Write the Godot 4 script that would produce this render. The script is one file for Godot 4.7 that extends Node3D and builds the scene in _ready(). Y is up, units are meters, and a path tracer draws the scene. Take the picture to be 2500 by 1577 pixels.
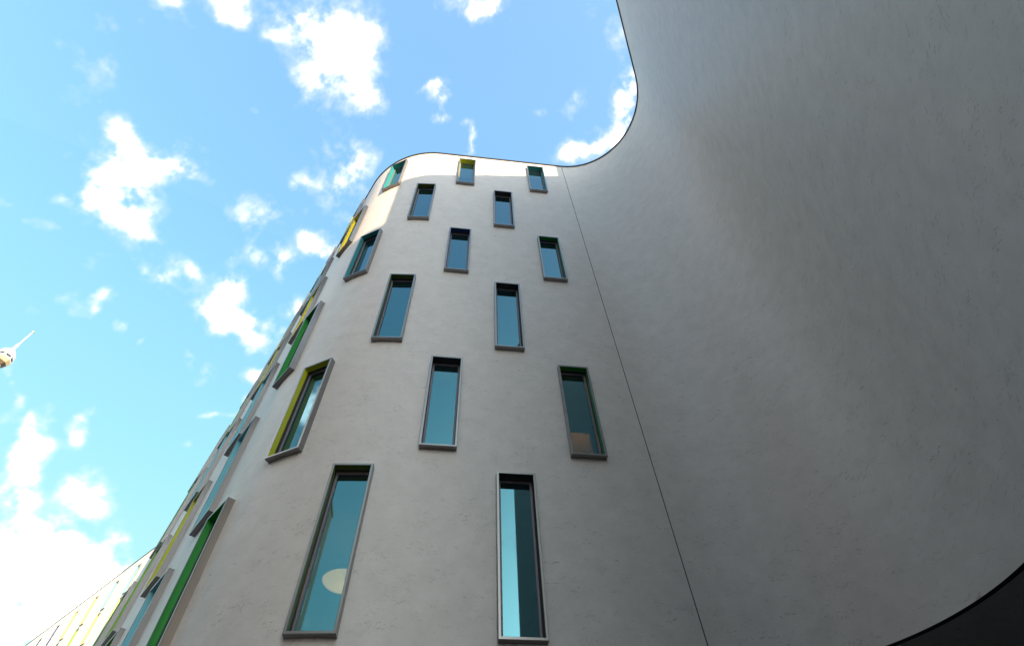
extends Node3D
# A courtyard corner of a white plaster apartment building seen steeply from below.
# Plan measures are written in modules of S metres: x to the right, z forward (away from the camera), y up from the eye.
const S := 0.75
const EYE := 1.6
const ROOF := 31.20        # top of the wall above the eye, in modules
const BOTTOM := 4.66       # lower edge of the overhanging wall
const SUN_DIR := Vector3(0.5766, 0.2470, 0.7791)   # towards the sun

# rows of windows: [top, bottom] above the eye, odd and even rows are staggered by half a bay
const ROWS := [[30.41, 26.91], [26.23, 22.36], [21.61, 18.11], [17.45, 13.65], [12.95, 9.51], [8.84, 5.09]]
const WIN_W := 0.894
const PROUD := 0.15
const FRONT := 10.14         # distance of the front wall
const NF := Vector2(-0.1637, 0.9865)
const TF := Vector2(0.9865, 0.1637)
const WING_END := Vector2(4.048, -2.65)
const SUN_PLAN := Vector2(0.595, -0.804)
const SUN_RISE := 0.255
const GLASS_BACK := 0.27

# clouds in the part of the sky the photograph shows: [azimuth, elevation, half width, half height, turn, thickness] in degrees
const CLOUDS := [[-68.4,74.5,3.38,3.18,65,1.00],[-57.4,73.7,2.76,2.64,53,1.00],[-48.9,73.3,1.88,2.18,45,0.50],[-59.4,69.9,1.43,1.94,55,0.45],[-57.3,77.1,1.84,2.05,54,0.45],[-77.0,72.6,2.04,1.27,74,0.75],[-80.7,68.0,1.66,0.86,77,0.85],[-83.1,63.7,1.33,0.66,79,0.55],[-73.8,70.1,1.14,0.97,70,0.55],[-79.3,63.9,1.21,0.93,75,0.20],[-16.8,85.1,2.23,1.38,14,1.00],[-5.5,84.5,1.13,0.73,3,0.80],[-28.2,78.0,1.48,0.72,25,0.60],[-24.2,77.6,0.78,0.80,21,0.50],[-24.2,76.0,0.87,0.45,21,0.40],[-10.7,74.1,0.73,1.47,7,0.65],[-15.1,75.7,0.88,0.53,12,0.35],[-11.3,72.9,0.49,0.70,8,0.35],[26.9,75.4,0.71,1.27,-29,0.30],[18.0,75.2,0.72,0.53,-20,0.22],[41.8,72.1,1.53,2.61,-43,1.00],[48.4,73.2,0.75,0.89,-50,0.70],[33.6,70.8,1.10,1.53,-35,0.60],[20.3,70.5,1.70,0.87,-22,0.95],[27.6,70.1,0.96,0.94,-29,0.85],[33.4,70.0,0.95,1.00,-35,0.70],[-68.1,55.2,1.28,1.40,60,1.00],[-64.0,53.4,2.75,2.40,55,1.00],[-62.3,56.6,2.53,1.40,54,0.95],[-60.8,51.5,2.09,1.56,51,0.95],[-58.3,51.2,1.21,0.92,48,0.60],[-63.9,50.7,1.13,1.35,54,0.80],[-66.0,49.3,0.91,1.12,56,0.45],[-67.8,46.4,0.54,0.50,57,0.30],[-64.1,47.1,1.05,0.53,53,0.25],[-56.3,45.2,1.30,1.10,43,0.75],[-55.3,43.9,0.61,0.55,41,0.45],[-53.9,41.6,0.55,0.34,38,0.20],[-51.6,44.3,0.77,0.42,38,0.40],[-52.9,48.8,0.99,0.72,41,0.70],[-55.6,48.4,0.54,0.85,44,0.45],[-51.6,50.7,0.51,0.96,41,0.35],[-45.0,51.2,1.53,2.06,34,1.00],[-44.3,48.9,1.57,1.14,33,0.80],[-40.2,49.9,1.57,1.40,29,0.75],[-38.6,48.7,1.08,1.17,28,0.55],[-42.0,48.8,1.04,0.77,31,0.60],[-41.8,66.6,1.76,3.50,36,0.42],[-44.3,63.4,2.26,1.54,38,0.40],[-37.7,59.0,1.77,1.04,30,0.80],[-41.4,56.2,1.11,1.57,33,0.62],[-47.0,59.4,2.18,1.54,39,0.33],[-45.7,55.6,1.43,1.00,37,0.45],[-49.2,57.4,1.27,1.90,41,0.30],[-35.7,52.7,1.21,1.36,26,0.60],[-35.4,50.2,1.12,1.43,25,0.55],[-36.1,46.8,0.94,1.25,25,0.85],[-35.5,43.9,0.99,0.92,23,0.70],[-36.0,42.1,1.39,0.38,23,0.40],[-38.0,41.6,0.54,0.30,24,0.30],[-41.6,45.2,1.22,0.98,29,0.35],[-43.7,45.4,0.59,0.67,31,0.25],[-38.5,38.5,0.45,0.43,23,0.25],[-49.1,44.1,0.36,0.36,35,0.25],[-55.7,36.4,0.53,1.59,37,0.60],[-53.0,34.7,0.54,0.95,33,0.50],[-51.2,33.2,1.37,1.73,30,1.00],[-49.6,31.8,1.12,1.56,28,0.95],[-48.0,30.1,0.99,1.83,25,0.90],[-49.7,30.4,0.97,1.82,27,0.80],[-48.4,36.4,0.77,0.80,30,0.55],[-47.5,35.4,0.60,0.86,28,0.50],[-48.9,33.5,0.88,0.64,28,0.45],[-44.4,32.5,1.53,1.10,24,0.70],[-42.8,31.7,1.12,1.16,22,0.60],[-44.7,31.7,1.09,1.28,24,0.60],[-41.0,30.8,0.97,0.71,20,0.55],[-45.8,27.4,3.31,2.35,22,1.00],[-43.1,28.3,2.97,1.83,20,1.00],[-44.3,24.6,4.03,3.08,18,1.10],[-40.9,25.6,2.96,2.62,17,1.00],[-40.4,28.8,1.40,1.12,19,0.75],[-40.0,27.3,1.66,1.52,18,0.80],[-42.2,22.6,4.04,2.18,16,1.10]]

var M := {}
var plan := PackedVector2Array()
var plan_s := PackedFloat64Array()
var plan_top := PackedVector2Array()
var plan_top_n := PackedVector2Array()
var plan_n := PackedVector2Array()     # outward normals
var names := {}
var mesh_cache := {}
var rng := RandomNumberGenerator.new()


func g(p: Vector2, y: float) -> Vector3:
	return Vector3(p.x * S, y * S + EYE, -p.y * S)


func _ready() -> void:
	rng.seed = 41
	make_camera()
	make_sky()
	make_sun()
	make_materials()
	make_plan()
	make_ground()
	make_building()
	make_far_block()
	make_neighbours()
	make_left_sky_screen()
	make_low_sky_screen()
	make_rear_sky_screen()
	make_roof_things()
	make_pendant()
	make_lit_room()
	make_tower()


# ------------------------------------------------------------------ camera, sky, sun
func make_camera() -> void:
	var cam := Camera3D.new()
	cam.name = "camera"
	var p := deg_to_rad(55.837)
	var r := deg_to_rad(-3.129)
	var fwd := Vector3(0, sin(p), -cos(p))
	var right0 := Vector3(1, 0, 0)
	var up0 := Vector3(0, cos(p), sin(p))
	var right := right0 * cos(r) + up0 * sin(r)
	var up := up0 * cos(r) - right0 * sin(r)
	cam.transform = Transform3D(Basis(right, up, -fwd), Vector3(0, EYE, 0))
	cam.fov = 2.0 * rad_to_deg(atan(788.5 / 1390.0))
	cam.near = 0.05
	cam.far = 3000.0
	add_child(cam)
	cam.current = true


func make_sun() -> void:
	var sun := DirectionalLight3D.new()
	sun.name = "sun"
	sun.light_energy = 1.6
	sun.light_color = Color(1.0, 0.87, 0.68)
	sun.light_angular_distance = 0.53
	sun.shadow_enabled = true
	add_child(sun)
	sun.look_at_from_position(SUN_DIR * 100.0, Vector3.ZERO, Vector3.UP)


func air(el: float) -> Color:
	# linear colour of the clear sky by elevation in degrees
	var keys := [[0.0, Color(0.86, 0.98, 1.04)], [12.0, Color(0.70, 1.0, 1.06)], [26.0, Color(0.52, 0.96, 1.04)], [36.0, Color(0.41, 0.86, 1.02)],
		[48.0, Color(0.345, 0.745, 1.0)], [60.0, Color(0.29, 0.63, 1.0)], [72.0, Color(0.26, 0.565, 1.0)], [90.0, Color(0.24, 0.52, 0.98)]]
	for i in keys.size() - 1:
		if el <= keys[i + 1][0]:
			var t: float = (el - keys[i][0]) / (keys[i + 1][0] - keys[i][0])
			return keys[i][1].lerp(keys[i + 1][1], t)
	return keys[-1][1]


func make_sky() -> void:
	var W := 3072
	var Hh := 1536
	var half := Hh / 2
	# cloud thickness laid down blob by blob, then broken up by noise
	var thick := PackedFloat32Array()
	thick.resize(W * half)
	var list := []
	for c in CLOUDS:
		list.append(c)
	# the same weather goes on all round: scattered heaps, closer together towards the horizon
	var r2 := RandomNumberGenerator.new()
	r2.seed = 977
	while list.size() < CLOUDS.size() + 520:
		var el := rad_to_deg(asin(lerpf(0.03, 0.985, r2.randf())))
		var az := r2.randf_range(-180, 180)
		var size := r2.randf_range(1.2, 4.2) * (0.7 if el < 25 else 1.0)
		var inside := az > -90 and az < 60 and el > 19 or absf(az) < 128 and el > 50
		if inside or el > 46 and r2.randf() < 0.75 or absf(az) > 140 and el > 26:
			continue
		for j in 3:
			list.append([az + r2.randf_range(-1, 1) * size / maxf(0.2, cos(deg_to_rad(el))), clampf(el + r2.randf_range(-0.7, 0.7) * size, 1, 88), size * r2.randf_range(0.8, 1.6), size * r2.randf_range(0.5, 0.9), r2.randf_range(-20, 20), r2.randf_range(0.35, 1.1)])
	# small heaps behind the camera, mirrored in the panes
	for c in [[178, 52, 1.3, 0.5, 20, 0.7], [174, 44, 0.9, 0.4, 10, 0.7], [171, 37, 1.0, 0.6, 30, 0.8], [-166, 40, 1.1, 1.6, 10, 0.9], [-176, 66, 1.6, 0.9, 40, 0.7], [-164, 60, 1.2, 2.2, 0, 0.7], [168, 68, 1.2, 0.7, 20, 0.6], [160, 33, 2.0, 1.0, 0, 0.8], [-158, 31, 2.6, 1.2, 0, 0.9]]:
		list.append(c)
	for c in list:
		var a := deg_to_rad(c[0])
		var e := deg_to_rad(c[1])
		var d := Vector3(sin(a) * cos(e), sin(e), -cos(a) * cos(e))
		var east := Vector3(cos(a), 0, sin(a))
		var up := d.cross(-east).normalized()
		if up.y < 0:
			up = -up
		var rot := deg_to_rad(c[4])
		var e1: Vector3 = (east * cos(rot) + up * sin(rot)) / tan(deg_to_rad(c[2]))
		var e2: Vector3 = (up * cos(rot) - east * sin(rot)) / tan(deg_to_rad(c[3]))
		var reach: float = 1.75 * maxf(c[2], c[3])
		var row0 := maxi(0, int((90.0 - c[1] - reach) / 180.0 * Hh))
		var row1 := mini(half - 1, int((90.0 - c[1] + reach) / 180.0 * Hh))
		for row in range(row0, row1 + 1):
			var el := PI / 2 - (row + 0.5) / Hh * PI
			var ce := cos(el)
			var se := sin(el)
			var span := 180.0 if ce < 0.02 else minf(180.0, reach / ce * 1.05)
			var w0 := int((c[0] - span) / 360.0 * W)
			var w1 := int((c[0] + span) / 360.0 * W)
			var step := clampi(int(0.55 / maxf(ce, 0.02)), 1, 16)
			var w := w0 - posmod(w0, step)
			while w <= w1:
				var az := (w + 0.5 * step) / W * TAU
				var v := Vector3(sin(az) * ce, se, -cos(az) * ce)
				var f := v.dot(d)
				if f > 0.5:
					var x := v.dot(e1) / f
					var y := v.dot(e2) / f
					var q := x * x + y * y
					if q < 3.0:
						var add: float = c[5] * exp(-q * 1.45)
						for k in step:
							var at := row * W + posmod(w + k, W)
							thick[at] = thick[at] + add * (1.0 - 0.35 * minf(1.0, thick[at]))
				w += step
	var n1 := FastNoiseLite.new()
	n1.seed = 5
	n1.noise_type = FastNoiseLite.TYPE_SIMPLEX
	n1.frequency = 15.0
	n1.fractal_type = FastNoiseLite.FRACTAL_FBM
	n1.fractal_octaves = 5
	n1.fractal_gain = 0.66
	var n2 := FastNoiseLite.new()
	n2.seed = 23
	n2.noise_type = FastNoiseLite.TYPE_SIMPLEX
	n2.frequency = 5.0
	n2.fractal_octaves = 3
	var n3 := FastNoiseLite.new()
	n3.seed = 61
	n3.noise_type = FastNoiseLite.TYPE_SIMPLEX
	n3.frequency = 2.6
	n3.fractal_octaves = 5
	n3.fractal_gain = 0.6
	var data := PackedFloat32Array()
	data.resize(W * Hh * 3)
	for row in half:
		var el := PI / 2 - (row + 0.5) / Hh * PI
		var ce := cos(el)
		var se := sin(el)
		var base := air(rad_to_deg(el)) * 0.455
		var step := clampi(int(0.8 / maxf(ce, 0.02)), 1, 16)
		var w := 0
		while w < W:
			var az := (w + 0.5 * step) / W * TAU
			var v := Vector3(sin(az) * ce, se, -cos(az) * ce)
			var col := base
			# the brighter, warmer air round the sun
			var cosang := clampf(v.dot(SUN_DIR), -1.0, 1.0)
			if cosang > -0.3:
				var ang := rad_to_deg(acos(cosang))
				var halo := 3.4 * exp(-ang * ang / 480.0) + 1.4 * exp(-ang / 20.0)
				col = col + Color(1.0, 0.94, 0.84) * halo
			# ragged outlines: the heaps are read through a turbulent offset
			var veil := n3.get_noise_3d(v.x, v.y * 1.6, v.z)
			var swirl := n2.get_noise_3dv(v)
			var wr := clampi(row + int((veil * 1.3 + swirl * 0.7) * 11.0), 0, half - 1)
			var ww := posmod(w + int((swirl * 1.2 - veil * 0.8) * 13.0 / maxf(ce, 0.1)), W)
			var t := thick[wr * W + ww]
			t += 0.24 * smoothstep(0.08, 0.55, veil)   # thin veils
			if t > 0.03:
				var n := n1.get_noise_3dv(v)
				var m := swirl
				var dens := t * (1.0 + 0.5 * m) + 1.3 * n * minf(1.0, 0.22 + 0.9 * t) - 0.06
				var cover := 1.0 - exp(-1.75 * pow(maxf(dens, 0.0), 1.45))
				if cover > 0.0:
					# thin veils are as bright as the air round them, deep heaps reflect the sun
					var lit := 0.57 + 1.25 * smoothstep(0.2, 1.3, dens)
					col = col.lerp(Color(lit, lit * 0.995, lit * 0.985), minf(cover, 0.98))
			for k in step:
				if w + k < W:
					var o := (row * W + w + k) * 3
					data[o] = col.r
					data[o + 1] = col.g
					data[o + 2] = col.b
			w += step
	# below the horizon: what a town's ground sends back
	for i in range(W * half * 3, W * Hh * 3, 3):
		data[i] = 0.20
		data[i + 1] = 0.20
		data[i + 2] = 0.20
	var img := Image.create_from_data(W, Hh, false, Image.FORMAT_RGBF, data.to_byte_array())
	var pano := PanoramaSkyMaterial.new()
	pano.panorama = ImageTexture.create_from_image(img)
	var sky := Sky.new()
	sky.sky_material = pano
	var env := Environment.new()
	env.background_mode = Environment.BG_SKY
	env.sky = sky
	env.tonemap_mode = Environment.TONE_MAPPER_LINEAR
	env.tonemap_exposure = 2.3
	env.sdfgi_enabled = true
	env.ssao_enabled = true
	env.ssil_enabled = true
	var we := WorldEnvironment.new()
	we.name = "environment"
	we.environment = env
	add_child(we)


# ------------------------------------------------------------------ materials
func lin(r: float, gg: float, b: float) -> Color:
	return Color(r, gg, b).linear_to_srgb()


func mat(called: String, c: Color, rough: float, metal := 0.0) -> StandardMaterial3D:
	var m := StandardMaterial3D.new()
	m.resource_name = called
	m.albedo_color = c
	m.roughness = rough
	m.metallic = metal
	return m


func plaster_image(n: int, seed_: int, base: float, scuffs: int) -> Image:
	# trowelled polished plaster: cloudy mottling, faint trowel sweeps and dark scuffs
	var low := FastNoiseLite.new()
	low.seed = seed_
	low.frequency = 0.009
	low.fractal_octaves = 6
	low.fractal_gain = 0.62
	var a := low.get_seamless_image(n, n)
	low.seed = seed_ + 1
	low.frequency = 0.05
	low.fractal_octaves = 3
	var b := low.get_seamless_image(n, n / 4)
	b.resize(n, n, Image.INTERPOLATE_CUBIC)
	b.rotate_90(CLOCKWISE)
	low.seed = seed_ + 2
	low.frequency = 0.28
	var d := low.get_seamless_image(n, n)
	a.convert(Image.FORMAT_L8)
	b.convert(Image.FORMAT_L8)
	d.convert(Image.FORMAT_L8)
	var pa := a.get_data()
	var pb := b.get_data()
	var pd := d.get_data()
	var v := PackedFloat32Array()
	v.resize(n * n)
	for i in n * n:
		v[i] = base * (1.0 + 0.11 * (pa[i] / 255.0 - 0.5) + 0.02 * (pb[i] / 255.0 - 0.5) + 0.13 * (pd[i] / 255.0 - 0.5))
	var r := RandomNumberGenerator.new()
	r.seed = seed_ * 7 + 3
	for i in scuffs:
		var cx := r.randf() * n
		var cy := r.randf() * n
		var lean := r.randfn(0.0, 0.35)
		var strokes := r.randi_range(1, 6)
		var dark := r.randf_range(0.05, 0.24)
		if r.randf() < 0.10:
			dark *= 2.2
		for k in strokes:
			var x := cx + r.randfn(0.0, 13.0)
			var y := cy + r.randfn(0.0, 4.0)
			var ang := lean + r.randfn(0.0, 0.3)
			var bend := r.randfn(0.0, 0.02)
			for st in r.randi_range(2, 15):
				x += cos(ang)
				y += sin(ang)
				ang += bend
				if r.randf() < 0.3:
					continue
				var amount := dark * r.randf_range(0.3, 1.0)
				for q in [[0, 0, 1.0], [1, 0, 0.55], [0, 1, 0.55], [1, 1, 0.35], [0, -1, 0.3], [-1, 0, 0.3]]:
					var at: int = posmod(int(y) + q[1], n) * n + posmod(int(x) + q[0], n)
					v[at] *= 1.0 - amount * q[2]
	var bytes := PackedByteArray()
	bytes.resize(n * n * 3)
	for i in n * n:
		var c := Color(v[i] * 1.0, v[i] * 0.978, v[i] * 0.95).linear_to_srgb()
		bytes[i * 3] = int(clampf(c.r, 0, 1) * 255.0 + 0.5)
		bytes[i * 3 + 1] = int(clampf(c.g, 0, 1) * 255.0 + 0.5)
		bytes[i * 3 + 2] = int(clampf(c.b, 0, 1) * 255.0 + 0.5)
	return Image.create_from_data(n, n, false, Image.FORMAT_RGB8, bytes)


func tex(i: Image) -> ImageTexture:
	return ImageTexture.create_from_image(i)


func make_materials() -> void:
	var bump := FastNoiseLite.new()
	bump.seed = 71
	bump.frequency = 0.012
	bump.fractal_octaves = 5
	bump.fractal_gain = 0.6
	var bi := bump.get_seamless_image(1024, 1024)
	bi.convert(Image.FORMAT_RGBA8)
	bi.bump_map_to_normal_map(3.0)
	var wall := mat("plaster", Color.WHITE, 0.46)
	wall.albedo_texture = tex(plaster_image(1024, 11, 0.76, 1000))
	wall.uv1_scale = Vector3(1.0 / 6.3, 1.0 / 6.3, 1)
	wall.detail_enabled = true
	wall.detail_blend_mode = BaseMaterial3D.BLEND_MODE_MUL
	wall.detail_uv_layer = BaseMaterial3D.DETAIL_UV_2
	wall.uv2_scale = Vector3(1.0 / 4.37, 1.0 / 4.37, 1)
	wall.detail_albedo = tex(plaster_image(1024, 29, 0.97, 260))
	wall.normal_enabled = true
	wall.normal_texture = tex(bi)
	wall.normal_scale = 0.13
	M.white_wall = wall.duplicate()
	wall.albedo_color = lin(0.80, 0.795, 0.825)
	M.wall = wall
	M.joint = mat("joint sealant", lin(0.10, 0.10, 0.10), 0.8)
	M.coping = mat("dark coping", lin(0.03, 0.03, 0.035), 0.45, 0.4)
	M.frame = mat("silver frame", lin(0.23, 0.226, 0.23), 0.28, 0.85)
	M.charcoal = mat("charcoal", lin(0.03, 0.03, 0.035), 0.6)
	M.olive = mat("olive", lin(0.10, 0.14, 0.012), 0.4)
	M.sash = mat("sash", lin(0.17, 0.155, 0.19), 0.45, 0.1)
	M.lime = mat("lime", lin(0.46, 0.48, 0.012), 0.4)
	M.yellow = mat("yellow", lin(0.66, 0.56, 0.015), 0.4)
	M.green = mat("green", lin(0.006, 0.21, 0.028), 0.4)
	M.leaf = mat("leaf green", lin(0.15, 0.38, 0.006), 0.4)
	M.blue = mat("pale blue", lin(0.14, 0.46, 0.58), 0.4)
	M.teal = mat("teal", lin(0.03, 0.25, 0.27), 0.4)
	M.navy = mat("navy", lin(0.01, 0.03, 0.17), 0.4)
	var glass := mat("coated glass", Color(0.265, 0.445, 0.49, 0.0), 0.02, 0.91)
	glass.transparency = BaseMaterial3D.TRANSPARENCY_ALPHA
	M.glass = glass
	M.inside = mat("inside", lin(0.45, 0.43, 0.40), 0.9)
	M.yellow_wall = mat("yellow wall", lin(0.60, 0.29, 0.004), 0.7)
	M.paving = mat("paving", lin(0.10, 0.10, 0.10), 0.85)
	M.asphalt = mat("asphalt", lin(0.05, 0.05, 0.052), 0.9)
	M.roof = mat("roof membrane", lin(0.25, 0.25, 0.25), 0.9)
	M.brick = mat("rendered wall", lin(0.34, 0.30, 0.25), 0.85)
	M.grey_render = mat("grey render", lin(0.16, 0.16, 0.165), 0.9)
	M.brick_dark = mat("dark brick", lin(0.13, 0.085, 0.065), 0.9)
	M.sunlit_lime = mat("sunlit lime", lin(0.58, 0.60, 0.16), 0.4)  # lime paled so that the sun glare is already in the colour
	M.sunlit_yellow = mat("sunlit yellow", lin(0.66, 0.60, 0.15), 0.4)  # yellow paled likewise, glare of the sun put into the colour
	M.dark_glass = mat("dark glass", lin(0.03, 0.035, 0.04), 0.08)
	M.steel = mat("galvanised steel", lin(0.35, 0.36, 0.37), 0.5, 0.6)
	M.tower_white = mat("white paint", lin(0.72, 0.72, 0.72), 0.5)
	M.gold = mat("gold panel", lin(0.72, 0.50, 0.28), 0.4, 0.3)
	M.tower_dark = mat("dark bronze", lin(0.16, 0.12, 0.08), 0.5, 0.3)


# ------------------------------------------------------------------ helpers
func numbered(called: String) -> String:
	var n: int = names.get(called, 0)
	names[called] = n + 1
	return called if n == 0 else "%s_%03d" % [called, n]


func thing(called: String, label: String, category: String, at: Vector3, group := "") -> Node3D:
	var o := Node3D.new()
	o.name = numbered(called)
	add_child(o)
	o.position = at
	o.set_meta("label", label)
	o.set_meta("category", category)
	if group != "":
		o.set_meta("group", group)
	return o


func part(called: String, mesh: Mesh, m: Material, parent: Node3D, at := Vector3.ZERO) -> MeshInstance3D:
	var o := MeshInstance3D.new()
	o.name = called
	o.mesh = mesh
	o.material_override = m
	parent.add_child(o, true)
	o.position = at
	return o


func quad(st: SurfaceTool, a: Vector3, b: Vector3, c: Vector3, d: Vector3) -> void:
	# a b c d clockwise when seen from the front
	var n := (c - a).cross(b - a).normalized()
	for v in [a, b, c, a, c, d]:
		st.set_normal(n)
		st.add_vertex(v)


func box(st: SurfaceTool, lo: Vector3, hi: Vector3) -> void:
	var p := func(x: int, y: int, z: int) -> Vector3:
		return Vector3(hi.x if x else lo.x, hi.y if y else lo.y, hi.z if z else lo.z)
	quad(st, p.call(0, 1, 1), p.call(1, 1, 1), p.call(1, 0, 1), p.call(0, 0, 1))
	quad(st, p.call(1, 1, 0), p.call(0, 1, 0), p.call(0, 0, 0), p.call(1, 0, 0))
	quad(st, p.call(0, 1, 0), p.call(0, 1, 1), p.call(0, 0, 1), p.call(0, 0, 0))
	quad(st, p.call(1, 1, 1), p.call(1, 1, 0), p.call(1, 0, 0), p.call(1, 0, 1))
	quad(st, p.call(0, 1, 0), p.call(1, 1, 0), p.call(1, 1, 1), p.call(0, 1, 1))
	quad(st, p.call(0, 0, 1), p.call(1, 0, 1), p.call(1, 0, 0), p.call(0, 0, 0))


func new_st() -> SurfaceTool:
	var st := SurfaceTool.new()
	st.begin(Mesh.PRIMITIVE_TRIANGLES)
	return st


func box_mesh(lo: Vector3, hi: Vector3) -> ArrayMesh:
	var st := new_st()
	box(st, lo, hi)
	return st.commit()


# ------------------------------------------------------------------ plan of the building
func fillet(h1: Vector2, h2: Vector2, c: Vector2, r: float, n: int) -> PackedVector2Array:
	var ang := acos(clampf(h1.dot(h2), -1, 1))
	var sg := signf(h1.cross(h2))
	var p0 := c - h1 * r * tan(ang / 2)
	var cen := p0 + Vector2(-h1.y, h1.x) * sg * r
	var a0 := (p0 - cen).angle()
	var out := PackedVector2Array()
	for i in n + 1:
		out.append(cen + Vector2.from_angle(a0 + sg * ang * i / n) * r)
	return out


func make_plan() -> void:
	# wing, concave corner, front, convex corner, then a facade along the street that leans: its lower edge turns further left than its roof edge
	var hw := Vector2(0.3416, 1.0).normalized()
	var e := WING_END
	var c1 := e + hw * ((FRONT - e.dot(NF)) / hw.dot(NF))
	var head := PackedVector2Array()
	var t1 := c1 - hw * 3.5 * tan(acos(hw.dot(-TF)) / 2)
	for i in 12:
		head.append(e.lerp(t1, i / 12.0))
	head.append_array(fillet(hw, -TF, c1, 3.5, 72))
	for low in [true, false]:
		var pts := head.duplicate()
		var p := NF * FRONT + TF * -1.75
		pts.append(p)
		var a0 := fposmod((-TF).angle(), TAU)
		var target := PI / 2 + deg_to_rad(42.0 if low else 37.4)
		var ds := 0.1
		for i in 184:
			var a := maxf(a0 - (i + 0.5) * ds / 4.2, target)
			p += Vector2.from_angle(a) * ds
			if i < 60 or i % 6 == 3:
				pts.append(p)
		var nn := PackedVector2Array()
		nn.resize(pts.size())
		for i in pts.size():
			var t := (pts[mini(i + 1, pts.size() - 1)] - pts[maxi(i - 1, 0)]).normalized()
			nn[i] = Vector2(-t.y, t.x)
		if low:
			plan = pts
			plan_n = nn
			plan_s.resize(pts.size())
			for i in pts.size():
				plan_s[i] = 0.0 if i == 0 else plan_s[i - 1] + pts[i - 1].distance_to(pts[i])
		else:
			plan_top = pts
			plan_top_n = nn


func on_plan(s: float, y := 9.0) -> Array:
	# [place, outward normal] at the length s along the wall and the height y
	var lo := 0
	var hi := plan_s.size() - 1
	while hi - lo > 1:
		var mid := (lo + hi) / 2
		if plan_s[mid] <= s:
			lo = mid
		else:
			hi = mid
	var t := (s - plan_s[lo]) / (plan_s[hi] - plan_s[lo])
	var f := (y - 9.0) / (ROOF - 9.0)
	var p := plan[lo].lerp(plan[hi], t).lerp(plan_top[lo].lerp(plan_top[hi], t), f)
	var n := plan_n[lo].lerp(plan_n[hi], t).lerp(plan_top_n[lo].lerp(plan_top_n[hi], t), f).normalized()
	return [p, n]


func g3(n: Vector2) -> Vector3:
	return Vector3(n.x, 0, -n.y)


func wall_mesh(s0: float, s1: float, y0: float, y1: float, holes: Array, seg: float) -> ArrayMesh:
	# the plastered skin between two lengths of the plan, with openings [sa, sb, ya, yb]
	var ss := {}
	var ys := {}
	ss[snappedf(s0, 0.0001)] = 1
	ss[snappedf(s1, 0.0001)] = 1
	for v in plan_s:
		if v > s0 + 0.01 and v < s1 - 0.01:
			ss[snappedf(v, 0.0001)] = 1
	for h in holes:
		for v in [h[0], h[1]]:
			if v > s0 and v < s1:
				ss[snappedf(v, 0.0001)] = 1
		ys[snappedf(h[2], 0.0001)] = 1
		ys[snappedf(h[3], 0.0001)] = 1
	ys[snappedf(y0, 0.0001)] = 1
	ys[snappedf(y1, 0.0001)] = 1
	var sl := ss.keys()
	sl.sort()
	var yl := ys.keys()
	yl.sort()
	var st := new_st()
	for i in sl.size() - 1:
		if sl[i + 1] - sl[i] < 0.0005:
			continue
		var mid: float = (sl[i] + sl[i + 1]) * 0.5
		var col := []
		for h in holes:
			if h[0] < mid and h[1] > mid:
				col.append(h)
		var j := 0
		while j < yl.size() - 1:
			# join cells upwards as far as nothing changes
			var open := false
			var my: float = (yl[j] + yl[j + 1]) * 0.5
			for h in col:
				if h[2] < my and h[3] > my:
					open = true
			var k := j + 1
			if not open:
				while k < yl.size() - 1:
					var m2: float = (yl[k] + yl[k + 1]) * 0.5
					var o2 := false
					for h in col:
						if h[2] < m2 and h[3] > m2:
							o2 = true
					if o2:
						break
					k += 1
				var ya: float = yl[j]
				var yb: float = yl[k]
				# seen from outside, growing s runs to the left
				var c := [[i + 1, yb], [i, yb], [i, ya], [i + 1, ya]]
				for q in [0, 1, 2, 0, 2, 3]:
					var ci: int = c[q][0]
					var cy: float = c[q][1]
					var o := on_plan(sl[ci], cy)
					st.set_normal(g3(o[1]))
					st.set_uv(Vector2(-sl[ci] * S, -cy * S))
					st.set_uv2(Vector2(-sl[ci] * S + 1.7, -cy * S + 0.6))
					st.add_vertex(g(o[0], cy))
			j = k
	st.index()
	st.generate_tangents()
	return st.commit()


func ribbon(st: SurfaceTool, s0: float, s1: float, off0: float, ya: float, off1: float, yb: float) -> void:
	# a strip along the plan from (off0, ya) to (off1, yb); off is outward
	var at := [s0]
	for v in plan_s:
		if v > s0 + 0.01 and v < s1 - 0.01:
			at.append(v)
	at.append(s1)
	for i in at.size() - 1:
		var a := on_plan(at[i], ya)
		var b := on_plan(at[i + 1], ya)
		var a2 := on_plan(at[i], yb)
		var b2 := on_plan(at[i + 1], yb)
		quad(st, g(b2[0] + b2[1] * off1, yb), g(a2[0] + a2[1] * off1, yb), g(a[0] + a[1] * off0, ya), g(b[0] + b[1] * off0, ya))


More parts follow.
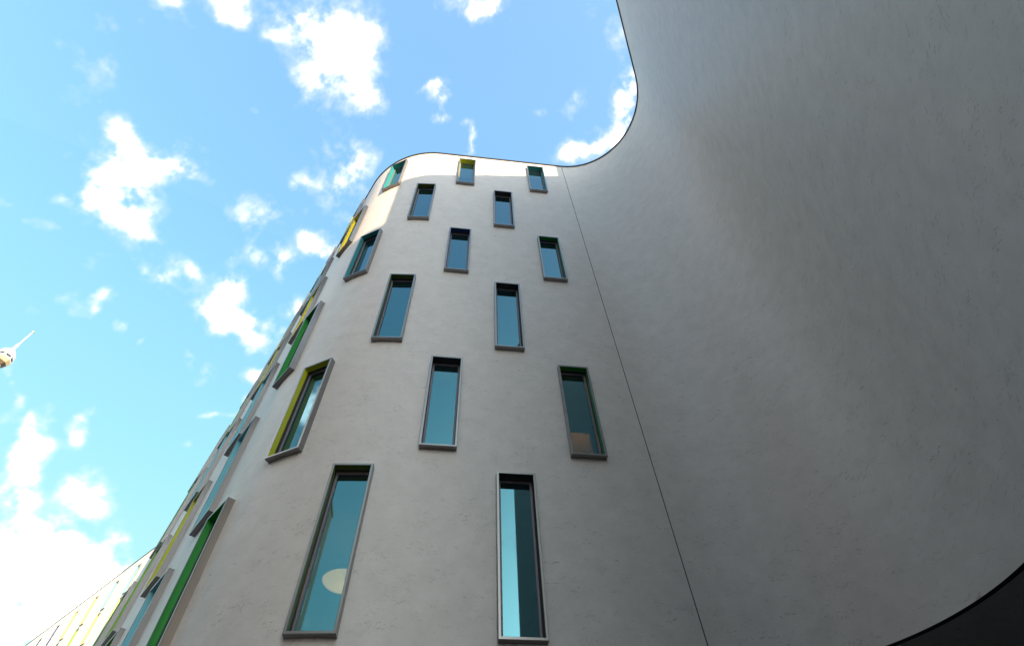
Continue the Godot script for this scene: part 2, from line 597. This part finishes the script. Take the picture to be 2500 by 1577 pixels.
# ------------------------------------------------------------------ windows
func window_meshes(w: float, h: float) -> Dictionary:
	var key := "%.2f %.2f" % [w, h]
	if mesh_cache.has(key):
		return mesh_cache[key]
	var w2 := w * S / 2
	var hh := h * S
	var t := 0.040               # thickness of the metal
	var f := PROUD * S           # rim in front of the wall
	var b := f - GLASS_BACK * S  # glass plane
	var out := {}
	var st := new_st()
	var c := 0.004
	# outer faces, chamfer, rim, inner lip
	var ring := func(st: SurfaceTool, x0: float, y0: float, z0: float, x1: float, y1: float, z1: float) -> void:
		# from rectangle inset x0,y0 at depth z0 to inset x1,y1 at depth z1 (front side seen)
		var A := [Vector3(-w2 + x0, y0, z0), Vector3(w2 - x0, y0, z0), Vector3(w2 - x0, hh - y0, z0), Vector3(-w2 + x0, hh - y0, z0)]
		var B := [Vector3(-w2 + x1, y1, z1), Vector3(w2 - x1, y1, z1), Vector3(w2 - x1, hh - y1, z1), Vector3(-w2 + x1, hh - y1, z1)]
		for i in 4:
			var k := (i + 1) % 4
			quad(st, A[i], B[i], B[k], A[k])
	ring.call(st, 0.0, 0.0, b - 0.10, 0.0, 0.0, f - c)
	ring.call(st, 0.0, 0.0, f - c, c, c, f)
	ring.call(st, c, c, f, t - c, t - c, f)
	ring.call(st, t - c, t - c, f, t, t, f - c)
	ring.call(st, t, t, f - c, t, t, f - 0.012)
	out.frame = st.commit()
	st = new_st()
	# coloured lining: head, sill and both cheeks
	var i0 := t + 0.002
	ring.call(st, t, t, f - 0.012, i0, i0, f - 0.012)
	ring.call(st, i0, i0, f - 0.012, i0, i0, -0.012)
	out.reveal = st.commit()
	# dark outer leaf of the opening light, from the wall line back to the glass
	st = new_st()
	var i1 := i0 + 0.004
	ring.call(st, i0, i0, -0.010, i1, i1, -0.010)
	ring.call(st, i1, i1, -0.010, i1, i1, b - 0.06)
	out.gasket = st.commit()
	st = new_st()
	var i2 := i1 + 0.001
	var sw := 0.038
	ring.call(st, i2, i2, b + 0.020, i2 + sw - 0.006, i2 + sw - 0.006, b + 0.020)
	ring.call(st, i2 + sw - 0.006, i2 + sw - 0.006, b + 0.020, i2 + sw, i2 + sw, b + 0.012)
	ring.call(st, i2 + sw, i2 + sw, b + 0.012, i2 + sw, i2 + sw, b - 0.03)
	out.sash = st.commit()
	st = new_st()
	var gx := i2 + sw - 0.004
	box(st, Vector3(-w2 + gx, gx, b - 0.008), Vector3(w2 - gx, hh - gx, b))
	out.pane = st.commit()
	mesh_cache[key] = out
	return out


func add_window(parent: Node3D, at: Transform3D, w: float, h: float, colour: String, deep := false) -> void:
	var m := window_meshes(w, h)
	var o := part("window", m.frame, M.frame, parent)
	o.transform = at
	part("reveal", m.reveal, M[colour], o)
	part("gasket", m.gasket, M[colour] if deep else M.charcoal, o)
	part("sash", m.sash, M.sash, o)
	part("pane", m.pane, M.glass, o)


func make_building() -> void:
	var b := thing("apartment_building", "white polished plaster apartment building with rounded corners and staggered tall metal framed windows", "building", g(Vector2(0, 10.14), 0) * Vector3(1, 0, 1))
	b.position = Vector3.ZERO
	var length := plan_s[-1]
	# columns of windows along the wall
	var col_s := [18.14, 19.96, 21.79, 23.60, 25.46, 27.26, 29.08]
	while col_s[-1] + 1.79 < length - 0.6:
		col_s.append(col_s[-1] + 1.79)
	var known := {"0_0": "teal", "0_2": "lime", "0_4": "teal", "0_6": "yellow", "1_1": "charcoal", "1_3": "olive", "1_5": "yellow", "1_7": "blue", "2_0": "green", "2_2": "navy", "2_4": "teal", "2_6": "yellow", "2_8": "lime",
		"3_1": "charcoal", "3_3": "olive", "3_5": "green", "3_7": "blue", "3_9": "blue", "4_0": "green", "4_2": "charcoal", "4_4": "lime", "4_6": "blue", "4_8": "lime", "4_10": "leaf", "5_1": "charcoal", "5_3": "olive", "5_5": "green", "5_7": "blue", "5_9": "leaf", "5_11": "blue"}
	var palette := ["blue", "lime", "green", "blue", "leaf", "yellow", "teal"]
	var holes := []
	var wins := []
	for c in col_s.size():
		for r in ROWS.size():
			if (c + r) % 2 == 1:
				continue
			var key := "%d_%d" % [r, c]
			var colour: String = known.get(key, palette[rng.randi() % palette.size()])
			var s: float = col_s[c]
			var wide := WIN_W if c < 4 else (0.94 if c == 4 else (1.05 if c == 5 else 1.28))   # wider panes along the street
			wins.append([s, ROWS[r][0], ROWS[r][1], colour, wide])
			var inset := 0.02
			holes.append([s - wide / 2 + inset, s + wide / 2 - inset, ROWS[r][1] + inset, ROWS[r][0] - inset])
	var seam := 16.56
	var gap := 0.011
	part("wing_wall", wall_mesh(0.0, seam - gap, BOTTOM, ROOF, [], 0.2), M.wall, b)
	part("front_wall", wall_mesh(seam + gap, length, BOTTOM, ROOF, holes, 0.2), M.wall, b)
	# the movement joint: a recessed strip between the two skins
	var st := new_st()
	ribbon(st, seam - gap, seam + gap, -0.03, BOTTOM, -0.03, ROOF)
	var ja := on_plan(seam - gap)
	var jb := on_plan(seam + gap)
	quad(st, g(ja[0] - ja[1] * 0.03, ROOF), g(ja[0], ROOF), g(ja[0], BOTTOM), g(ja[0] - ja[1] * 0.03, BOTTOM))
	quad(st, g(jb[0], ROOF), g(jb[0] - jb[1] * 0.03, ROOF), g(jb[0] - jb[1] * 0.03, BOTTOM), g(jb[0], BOTTOM))
	part("movement_joint", st.commit(), M.joint, b)
	# coping along the top
	st = new_st()
	ribbon(st, 0.0, length, 0.0, ROOF + 0.002, 0.05, ROOF + 0.002)
	ribbon(st, 0.0, length, 0.05, ROOF + 0.002, 0.05, ROOF + 0.10)
	ribbon(st, 0.0, length, 0.05, ROOF + 0.10, -0.45, ROOF + 0.11)
	ribbon(st, 0.0, length, -0.45, ROOF + 0.11, -0.45, ROOF - 0.4)
	part("coping", st.commit(), M.coping, b)
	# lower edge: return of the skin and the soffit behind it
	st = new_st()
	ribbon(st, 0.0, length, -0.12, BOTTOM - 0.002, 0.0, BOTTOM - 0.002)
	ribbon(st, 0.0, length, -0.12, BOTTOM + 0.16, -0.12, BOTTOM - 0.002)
	part("shade_edge", st.commit(), M.coping, b)  # black here stands for the shade in the crevice below the edge
	st = new_st()
	ribbon_soffit(st, 0.0, length, 0.0, 3.4, BOTTOM + 0.16)
	st.index()
	st.generate_tangents()
	part("soffit", st.commit(), M.wall, b)
	st = new_st()
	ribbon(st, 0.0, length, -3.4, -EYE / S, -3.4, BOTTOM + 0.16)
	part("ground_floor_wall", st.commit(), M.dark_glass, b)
	# floors and the corridor wall seen faintly through the glass
	for y in [26.57, 21.98, 17.78, 13.30, 9.18]:
		st = new_st()
		ribbon_soffit(st, 17.0, length, -0.22, 3.6, y - 0.12)
		ribbon(st, 17.0, length, -0.22, y + 0.12, -3.6, y + 0.12)
		ribbon(st, 17.0, length, -0.22, y - 0.12, -0.22, y + 0.12)
		part("floor_slab", st.commit(), M.inside, b)
	st = new_st()
	ribbon(st, 17.0, length, -3.6, BOTTOM + 0.2, -3.6, ROOF - 0.4)
	part("corridor_wall", st.commit(), M.inside, b)
	# the closing walls away from the courtyard, and the roof
	var e := plan[0]
	var a := plan[-1]
	var back := [e, e + Vector2(0.946, -0.323) * 14.0, Vector2(27, 16), Vector2(8, 40), a + Vector2(4.0, 3.0), a]
	st = new_st()
	for i in back.size() - 1:
		var t1: Vector2 = plan_top[-1] if i + 1 == back.size() - 1 else back[i + 1]
		quad(st, g(back[i], ROOF), g(t1, ROOF), g(back[i + 1], BOTTOM if i == 0 else -EYE / S), g(back[i], BOTTOM if i == 0 else -EYE / S))
	part("rear_wall", st.commit(), M.brick, b)
	var outline := PackedVector2Array()
	for i in plan.size():
		outline.append(plan_top[i] - plan_top_n[i] * 0.44)
	for i in range(back.size() - 2, 0, -1):
		outline.append(back[i])
	var tri := Geometry2D.triangulate_polygon(outline)
	st = new_st()
	for i in tri:
		st.set_normal(Vector3.UP)
		st.add_vertex(g(outline[i], ROOF - 0.4))
	part("roof", st.commit(), M.roof, b)
	# windows
	for w in wins:
		var o := on_plan(w[0], w[2])
		var o2 := on_plan(w[0], w[1])
		var up: Vector3 = (g(o2[0], w[1]) - g(o[0], w[2])).normalized()
		var right := up.cross(g3((o[1] + o2[1]).normalized())).normalized()
		add_window(b, Transform3D(Basis(right, up, right.cross(up)), g(o[0], w[2])), w[4], w[1] - w[2], w[3], w[1] > 30.0)


func ribbon_soffit(st: SurfaceTool, s0: float, s1: float, off: float, depth: float, y: float) -> void:
	# a ceiling strip that faces down, from off (outward) to depth inside
	var at := [s0]
	for v in plan_s:
		if v > s0 + 0.01 and v < s1 - 0.01:
			at.append(v)
	at.append(s1)
	for i in at.size() - 1:
		var a := on_plan(at[i], y)
		var b := on_plan(at[i + 1], y)
		var q := [a[0] + a[1] * minf(off, -0.12), b[0] + b[1] * minf(off, -0.12), b[0] - b[1] * depth, a[0] - a[1] * depth]
		for k in [0, 2, 1, 0, 3, 2]:
			st.set_normal(Vector3.DOWN)
			st.set_uv(q[k] * S)
			st.set_uv2(q[k] * S + Vector2(0.3, 0.9))
			st.add_vertex(g(q[k], y))


# ------------------------------------------------------------------ the sunlit block down the street
func make_far_block() -> void:
	var h := Vector2(-0.791, 0.612).normalized()
	var n := Vector2(-h.y, h.x)
	var p0 := Vector2(-53.2, 67.35)
	var top := 45.75
	var b := thing("apartment_block", "sunlit white apartment block with lime and blue window reveals down the street", "building", Vector3.ZERO)
	var base := -EYE / S
	var before := 24.0
	var start := p0 - h * before
	var length := 80.0
	var rows := []
	for r in 7:
		var t := 44.2 - r * 4.3
		rows.append([t, t - 3.78])
	var cols := []
	for i in range(-3, 7):
		cols.append(before - 0.04 + 5.26 * i)
	var ys := [base]
	for r in range(rows.size() - 1, -1, -1):
		ys.append(rows[r][1] + 0.02)
		ys.append(rows[r][0] - 0.02)
	ys.append(top)
	var xs := [0.0]
	for c in cols:
		xs.append(c - WIN_W / 2 + 0.02)
		xs.append(c + WIN_W / 2 - 0.02)
	xs.append(length)
	var st := new_st()
	for i in xs.size() - 1:
		for j in ys.size() - 1:
			if i % 2 == 1 and j % 2 == 1:
				continue
			var a: Vector2 = start + h * xs[i]
			var c: Vector2 = start + h * xs[i + 1]
			var q := [[c, ys[j + 1], xs[i + 1]], [a, ys[j + 1], xs[i]], [a, ys[j], xs[i]], [c, ys[j], xs[i + 1]]]
			for v in [0, 1, 2, 0, 2, 3]:
				st.set_normal(g3(n))
				st.set_uv(Vector2(-q[v][2] * S, -q[v][1] * S))
				st.set_uv2(Vector2(-q[v][2] * S + 0.8, -q[v][1] * S))
				st.add_vertex(g(q[v][0], q[v][1]))
	st.generate_tangents()
	part("street_wall", st.commit(), M.white_wall, b)
	st = new_st()
	var f := start + h * length
	quad(st, g(start, top), g(start - n * 14, top), g(start - n * 14, base), g(start, base))
	quad(st, g(f - n * 14, top), g(f, top), g(f, base), g(f - n * 14, base))
	quad(st, g(start - n * 14, top), g(f - n * 14, top), g(f - n * 14, base), g(start - n * 14, base))
	part("side_wall", st.commit(), M.white_wall, b)
	st = new_st()
	quad(st, g(start, top - 0.3), g(f, top - 0.3), g(f - n * 14, top - 0.3), g(start - n * 14, top - 0.3))
	part("roof", st.commit(), M.roof, b)
	st = new_st()
	quad(st, g(f + n * 0.06, top + 0.1), g(start + n * 0.06, top + 0.1), g(start + n * 0.06, top + 0.003), g(f + n * 0.06, top + 0.003))
	quad(st, g(start + n * 0.06, top + 0.003), g(start, top + 0.003), g(f, top + 0.003), g(f + n * 0.06, top + 0.003))
	quad(st, g(start + n * 0.06, top + 0.1), g(f + n * 0.06, top + 0.1), g(f - n * 0.3, top + 0.1), g(start - n * 0.3, top + 0.1))
	part("coping", st.commit(), M.coping, b)
	st = new_st()
	quad(st, g(f - n * 3, top - 0.4), g(start - n * 3, top - 0.4), g(start - n * 3, base), g(f - n * 3, base))
	part("corridor_wall", st.commit(), M.inside, b)
	var palette := ["blue", "sunlit_lime", "sunlit_yellow", "leaf", "green", "sunlit_yellow", "sunlit_lime"]
	var by_row := [["blue", "blue", "sunlit_lime", "sunlit_yellow", "navy", "navy"], ["sunlit_lime", "sunlit_yellow", "leaf", "green", "sunlit_lime", "sunlit_yellow"]]
	var nn := g3(n)
	var right := Vector3.UP.cross(nn)
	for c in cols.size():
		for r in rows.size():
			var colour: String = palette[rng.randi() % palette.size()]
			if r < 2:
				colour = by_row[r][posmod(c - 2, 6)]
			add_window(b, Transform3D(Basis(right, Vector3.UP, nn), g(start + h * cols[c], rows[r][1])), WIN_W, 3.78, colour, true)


# ------------------------------------------------------------------ ground and what stands behind the camera
func make_ground() -> void:
	var st := new_st()
	var y := 0.0
	quad(st, Vector3(-1500, y, -1500), Vector3(1500, y, -1500), Vector3(1500, y, 1500), Vector3(-1500, y, 1500))
	var gr := part("ground", st.commit(), M.asphalt, self)
	gr.set_meta("kind", "structure")
	st = new_st()
	box(st, Vector3(-9, 0.004, -16), Vector3(14, 0.12, 8))
	var pv := part("pavement", st.commit(), M.paving, self)
	pv.set_meta("kind", "structure")


func block(called: String, label: String, along: float, m0: float, m1: float, depth: float, roof_y: float) -> void:
	# a plain building standing along the sun's line from the rounded corner, between two offsets across that line
	var s := SUN_PLAN
	var m := Vector2(0.804, 0.595)
	var o := Vector2(-5.84, 10.05) - m * m.dot(Vector2(-5.84, 10.05))
	var c := [o + s * along + m * m0, o + s * along + m * m1, o + s * (along + depth) + m * m1, o + s * (along + depth) + m * m0]
	var b := thing(called, label, "building", Vector3.ZERO)
	var base := -EYE / S
	var st := new_st()
	for i in 4:
		quad(st, g(c[i], roof_y), g(c[(i + 1) % 4], roof_y), g(c[(i + 1) % 4], base), g(c[i], base))
	part("wall", st.commit(), M.brick, b)
	st = new_st()
	quad(st, g(c[0], roof_y - 0.3), g(c[3], roof_y - 0.3), g(c[2], roof_y - 0.3), g(c[1], roof_y - 0.3))
	part("roof", st.commit(), M.roof, b)
	# rows of windows on the side turned to the courtyard
	var wide := absf(m1 - m0)
	var nwin := maxi(2, int(wide / 2.6))
	var y := 2.0
	while y + 2.4 < roof_y - 1.0:
		for i in nwin:
			var x := m0 + (m1 - m0) * (i + 0.5) / nwin
			var p := o + s * (along - 0.02) + m * x
			var a := p - m * 0.6
			var d := p + m * 0.6
			st = new_st()
			quad(st, g(a, y + 2.0), g(d, y + 2.0), g(d, y), g(a, y))
			part("window", st.commit(), M.dark_glass, b)
		y += 4.0


func make_neighbours() -> void:
	block("office_building", "plain rendered office building behind the courtyard, lower of two", 45.0, 0.85, 5.0, 14.0, 33.7)
	block("office_tower", "plain rendered office tower behind the courtyard, taller of two", 45.0, -2.6, 0.8, 12.0, 42.0)


func make_left_sky_screen() -> void:
	# unseen block added on the left, screening low sky from the wing
	var b := thing("left_sky_screen", "unseen dark brick block added left of the courtyard to screen low sky from the wing", "building", Vector3(-15 * S, 0, 18 * S))
	var lo := Vector3(-14 * S, 0, -15 * S)
	var hi := Vector3(0, 36.0, 24 * S)
	part("wall", box_mesh(lo, hi), M.brick_dark, b)
	part("parapet", box_mesh(Vector3(lo.x - 0.1, hi.y + 0.004, lo.z - 0.1), Vector3(hi.x + 0.1, hi.y + 0.4, hi.z + 0.1)), M.coping, b)
	for fl in 8:
		for i in 9:
			var z := lo.z + 1.6 + i * 3.1
			part("window", box_mesh(Vector3(hi.x - 0.2, 3.0 + fl * 3.8, z), Vector3(hi.x + 0.02, 5.2 + fl * 3.8, z + 1.4)), M.dark_glass, b)


func make_rear_sky_screen() -> void:  # unseen block added behind the camera, keeping low sky light off the walls
	var b := thing("rear_sky_screen", "unseen grey rendered block added behind the courtyard to screen low sky from the walls", "building", Vector3(-4 * S, 0, 25 * S))
	part("wall", box_mesh(Vector3(-11 * S, 0, 0), Vector3(9.5 * S, 18.0, 9.0)), M.grey_render, b)
	part("parapet", box_mesh(Vector3(-11 * S - 0.1, 18.004, -0.1), Vector3(9.5 * S + 0.1, 18.4, 9.1)), M.coping, b)
	for fl in 5:
		for i in 6:
			var x := -11 * S + 0.8 + i * 2.5
			part("window", box_mesh(Vector3(x, 1.2 + fl * 3.3, -0.02), Vector3(x + 1.3, 3.2 + fl * 3.3, 0.2)), M.dark_glass, b)


func make_low_sky_screen() -> void:  # lower unseen block, added so the wing turns darker
	var b := thing("low_sky_screen", "unseen low dark brick block added on the left to screen low sky from the wing", "building", Vector3(-20 * S, 0, 2.6 * S))
	part("wall", box_mesh(Vector3(-11 * S, 0, -11.5 * S), Vector3(0, 15.5, 0)), M.brick_dark, b)
	part("parapet", box_mesh(Vector3(-11 * S - 0.1, 15.504, -11.5 * S - 0.1), Vector3(0.1, 15.9, 0.1)), M.coping, b)
	for fl in 4:
		for i in 3:
			var z := -11.5 * S + 1.0 + i * 2.7
			part("window", box_mesh(Vector3(-0.2, 2.6 + fl * 3.4, z), Vector3(0.02, 4.5 + fl * 3.4, z + 1.2)), M.dark_glass, b)


func make_roof_things() -> void:
	# on the roof of the wing, behind its edge: they throw the small shadows on the sunlit strip
	var s := SUN_PLAN
	var hw := Vector2(0.3416, 1.0).normalized()
	var nw := Vector2(-hw.y, hw.x)
	var e := WING_END
	var t := thing("plant_room", "low grey plant room on the roof of the wing", "plant room", Vector3.ZERO)
	var from := NF * FRONT + TF * 4.62 + s * 9.0
	var x := hw
	var st := new_st()
	var c := [from, from + x * 3.6, from + x * 3.6 - nw * 3.5, from - nw * 3.5]
	for i in 4:
		quad(st, g(c[(i + 1) % 4], ROOF + 2.7), g(c[i], ROOF + 2.7), g(c[i], ROOF - 0.4), g(c[(i + 1) % 4], ROOF - 0.4))
	part("wall", st.commit(), M.steel, t)
	st = new_st()
	quad(st, g(c[0], ROOF + 2.7), g(c[1], ROOF + 2.7), g(c[2], ROOF + 2.7), g(c[3], ROOF + 2.7))
	part("roof", st.commit(), M.roof, t)
	# [wall place u, height of the shadow's tip, thickness]
	var k := 0
	for q in [[0.66, 28.85, 0.035], [0.80, 28.62, 0.05], [2.43, 29.6, 0.022], [4.05, 30.2, 0.02], [4.30, 30.25, 0.02]]:
		var p: Vector2 = NF * FRONT + TF * q[0]
		# walk towards the sun until 0.35 behind the edge of the wing
		var d: float = ((p - e).dot(nw) + 0.35) / -s.dot(nw)
		var at: Vector2 = p + s * d
		var tip: float = q[1] + d * SUN_RISE
		var cyl := CylinderMesh.new()
		cyl.top_radius = q[2] * S
		cyl.bottom_radius = q[2] * S
		cyl.height = (tip - (ROOF - 0.4)) * S
		cyl.radial_segments = 8
		var names_ := ["vent pipe with a short cap", "squat vent pipe", "thin aerial mast", "thin ladder rail nearer the mast", "thin ladder rail nearer the plant room"]
		var o := thing("roof_pipe", names_[k] + " on the wing roof", "pipe", g(at, ROOF - 0.4))
		part("pole", cyl, M.steel, o, Vector3(0, cyl.height / 2, 0))
		var cap := CylinderMesh.new()
		cap.top_radius = 0.012
		cap.bottom_radius = q[2] * S * 1.8
		cap.height = 0.03
		cap.radial_segments = 8
		part("cap", cap, M.steel, o, Vector3(0, cyl.height + 0.015, 0))
		k += 1


# ------------------------------------------------------------------ pendant lamp behind the lowest window
func make_pendant() -> void:
	var p := NF * 13.0 + TF * -2.22
	var y := 7.85
	var t := thing("pendant_lamp", "glowing cream saucer pendant lamp inside the lowest window beside the rounded corner", "lamp", g(p, y))
	var prof := [[0.0, -0.10], [0.14, -0.095], [0.26, -0.075], [0.35, -0.035], [0.38, 0.0], [0.35, 0.03], [0.2, 0.06], [0.0, 0.07]]
	var st := new_st()
	var n := 32
	for i in prof.size() - 1:
		for k in n:
			var a0 := TAU * k / n
			var a1 := TAU * (k + 1) / n
			var v := func(j: int, a: float) -> Vector3:
				return Vector3(cos(a) * prof[j][0], prof[j][1], sin(a) * prof[j][0])
			st.set_smooth_group(1)
			for w in [v.call(i, a0), v.call(i + 1, a1), v.call(i, a1), v.call(i, a0), v.call(i + 1, a0), v.call(i + 1, a1)]:
				st.add_vertex(w)
	st.generate_normals()
	var glow := mat("lamp glass", lin(0.8, 0.72, 0.5), 0.4)
	glow.emission_enabled = true
	glow.emission = lin(1.0, 0.66, 0.20)
	glow.emission_energy_multiplier = 16.0
	part("lamp_shade", st.commit(), glow, t)
	var rod := CylinderMesh.new()
	rod.top_radius = 0.008
	rod.bottom_radius = 0.008
	rod.height = (9.06 - y) * S - 0.07
	part("rod", rod, M.steel, t, Vector3(0, 0.07 + rod.height / 2, 0))
	var l := OmniLight3D.new()
	l.name = "lamp_light"
	l.light_color = Color(1.0, 0.86, 0.62)
	l.light_energy = 0.5
	l.light_size = 0.2
	l.omni_range = 8.0
	l.omni_attenuation = 2.0
	l.shadow_enabled = true
	t.add_child(l)
	l.position = Vector3(0, -0.2, 0)


func make_lit_room() -> void:
	# behind the window next to the movement joint: an ochre cupboard and an unseen lamp added to brighten it
	var c := thing("ochre_cupboard", "ochre cupboard seen through the window beside the movement joint", "cupboard", g(NF * 11.35 + TF * 3.55, 9.31))
	var z := g3(-NF)
	var x := Vector3.UP.cross(z)
	c.basis = Basis(x, Vector3.UP, z)
	part("body", box_mesh(Vector3(-0.42, 0.004, -0.45), Vector3(0.30, 1.72, 0.0)), M.yellow_wall, c)
	part("door", box_mesh(Vector3(-0.41, 0.06, 0.002), Vector3(-0.062, 1.70, 0.02)), M.yellow_wall, c)
	part("door", box_mesh(Vector3(-0.058, 0.06, 0.002), Vector3(0.29, 1.70, 0.02)), M.yellow_wall, c)
	var at := g(NF * 10.45 + TF * 3.5, 13.12)
	var t := thing("added_lamp", "small unseen round lamp added on the ceiling to brighten the ochre cupboard", "lamp", at)
	var can := CylinderMesh.new()
	can.top_radius = 0.05
	can.bottom_radius = 0.06
	can.height = 0.05
	part("can", can, M.steel, t, Vector3(0, 0.025, 0))
	var bulb := CylinderMesh.new()
	bulb.top_radius = 0.045
	bulb.bottom_radius = 0.045
	bulb.height = 0.006
	var gm := mat("added lamp glass", lin(0.8, 0.75, 0.6), 0.4)
	gm.emission_enabled = true
	gm.emission = lin(1.0, 0.78, 0.45)
	gm.emission_energy_multiplier = 4.0
	part("bulb", bulb, gm, t, Vector3(0, -0.004, 0))
	var l := SpotLight3D.new()
	l.name = "added_lamp_beam"
	l.light_color = Color(1.0, 0.86, 0.62)
	l.light_energy = 26.0
	l.light_size = 0.04
	l.spot_range = 6.0
	l.spot_angle = 55.0
	l.spot_attenuation = 2.0
	l.shadow_enabled = true
	t.add_child(l)
	l.position = Vector3(0, -0.03, 0)
	l.look_at_from_position(at + Vector3(0, -0.03, 0), g(NF * 11.35 + TF * 3.5, 10.6), Vector3(0, 0, 1))


# ------------------------------------------------------------------ the tower over the roofs
func lathe(prof: Array, n: int, smooth: bool) -> ArrayMesh:
	var st := new_st()
	for i in prof.size() - 1:
		for k in n:
			var a0 := TAU * k / n
			var a1 := TAU * (k + 1) / n
			var v := func(j: int, a: float) -> Vector3:
				return Vector3(cos(a) * prof[j][0], prof[j][1], sin(a) * prof[j][0])
			if smooth:
				st.set_smooth_group(1)
			else:
				st.set_smooth_group(-1)
			for w in [v.call(i, a0), v.call(i + 1, a1), v.call(i, a1), v.call(i, a0), v.call(i + 1, a0), v.call(i + 1, a1)]:
				st.add_vertex(w)
	st.generate_normals()
	return st.commit()


func make_tower() -> void:
	var az := deg_to_rad(57.49)
	var d := 300.0
	var t := thing("observation_tower", "distant tower with octagonal gold and white turret and a thin white spire", "tower", Vector3(-sin(az) * d, 0, -cos(az) * d))
	part("shaft", lathe([[3.0, 0.0], [2.2, 227.8]], 16, true), M.tower_white, t)
	part("turret_base", lathe([[2.1, 227.3], [3.0, 228.6], [3.6, 229.4]], 8, false), M.tower_dark, t)
	part("gold_band", lathe([[3.6, 229.4], [4.2, 231.0], [4.25, 231.8]], 8, false), M.gold, t)
	part("white_band", lathe([[4.25, 231.8], [4.1, 234.0], [3.7, 236.2]], 8, false), M.tower_white, t)
	part("turret_roof", lathe([[3.7, 236.2], [2.1, 238.6], [0.75, 239.6]], 8, false), M.tower_white, t)
	for i in 8:
		var a := TAU * (i + 0.5) / 8
		var st := new_st()
		var o := Vector3(cos(a), 0, sin(a))
		var x := Vector3(-sin(a), 0, cos(a))
		var p0 := o * (4.225 * cos(PI / 8) + 0.04)
		var p1 := o * (4.135 * cos(PI / 8) + 0.04)
		quad(st, p1 + x * 1.15 + Vector3(0, 233.6, 0), p1 - x * 1.15 + Vector3(0, 233.6, 0), p0 - x * 1.2 + Vector3(0, 232.3, 0), p0 + x * 1.2 + Vector3(0, 232.3, 0))
		part("window", st.commit(), M.dark_glass, t)
	part("spire_base", lathe([[0.75, 239.6], [0.6, 244.0], [0.34, 244.4]], 12, true), M.tower_white, t)
	part("spire", lathe([[0.34, 244.4], [0.22, 254.8]], 12, true), M.tower_white, t)
	part("spire_ball", lathe([[0.0, 254.6], [0.55, 254.9], [0.62, 255.2], [0.5, 255.5], [0.0, 255.7]], 12, true), M.gold, t)
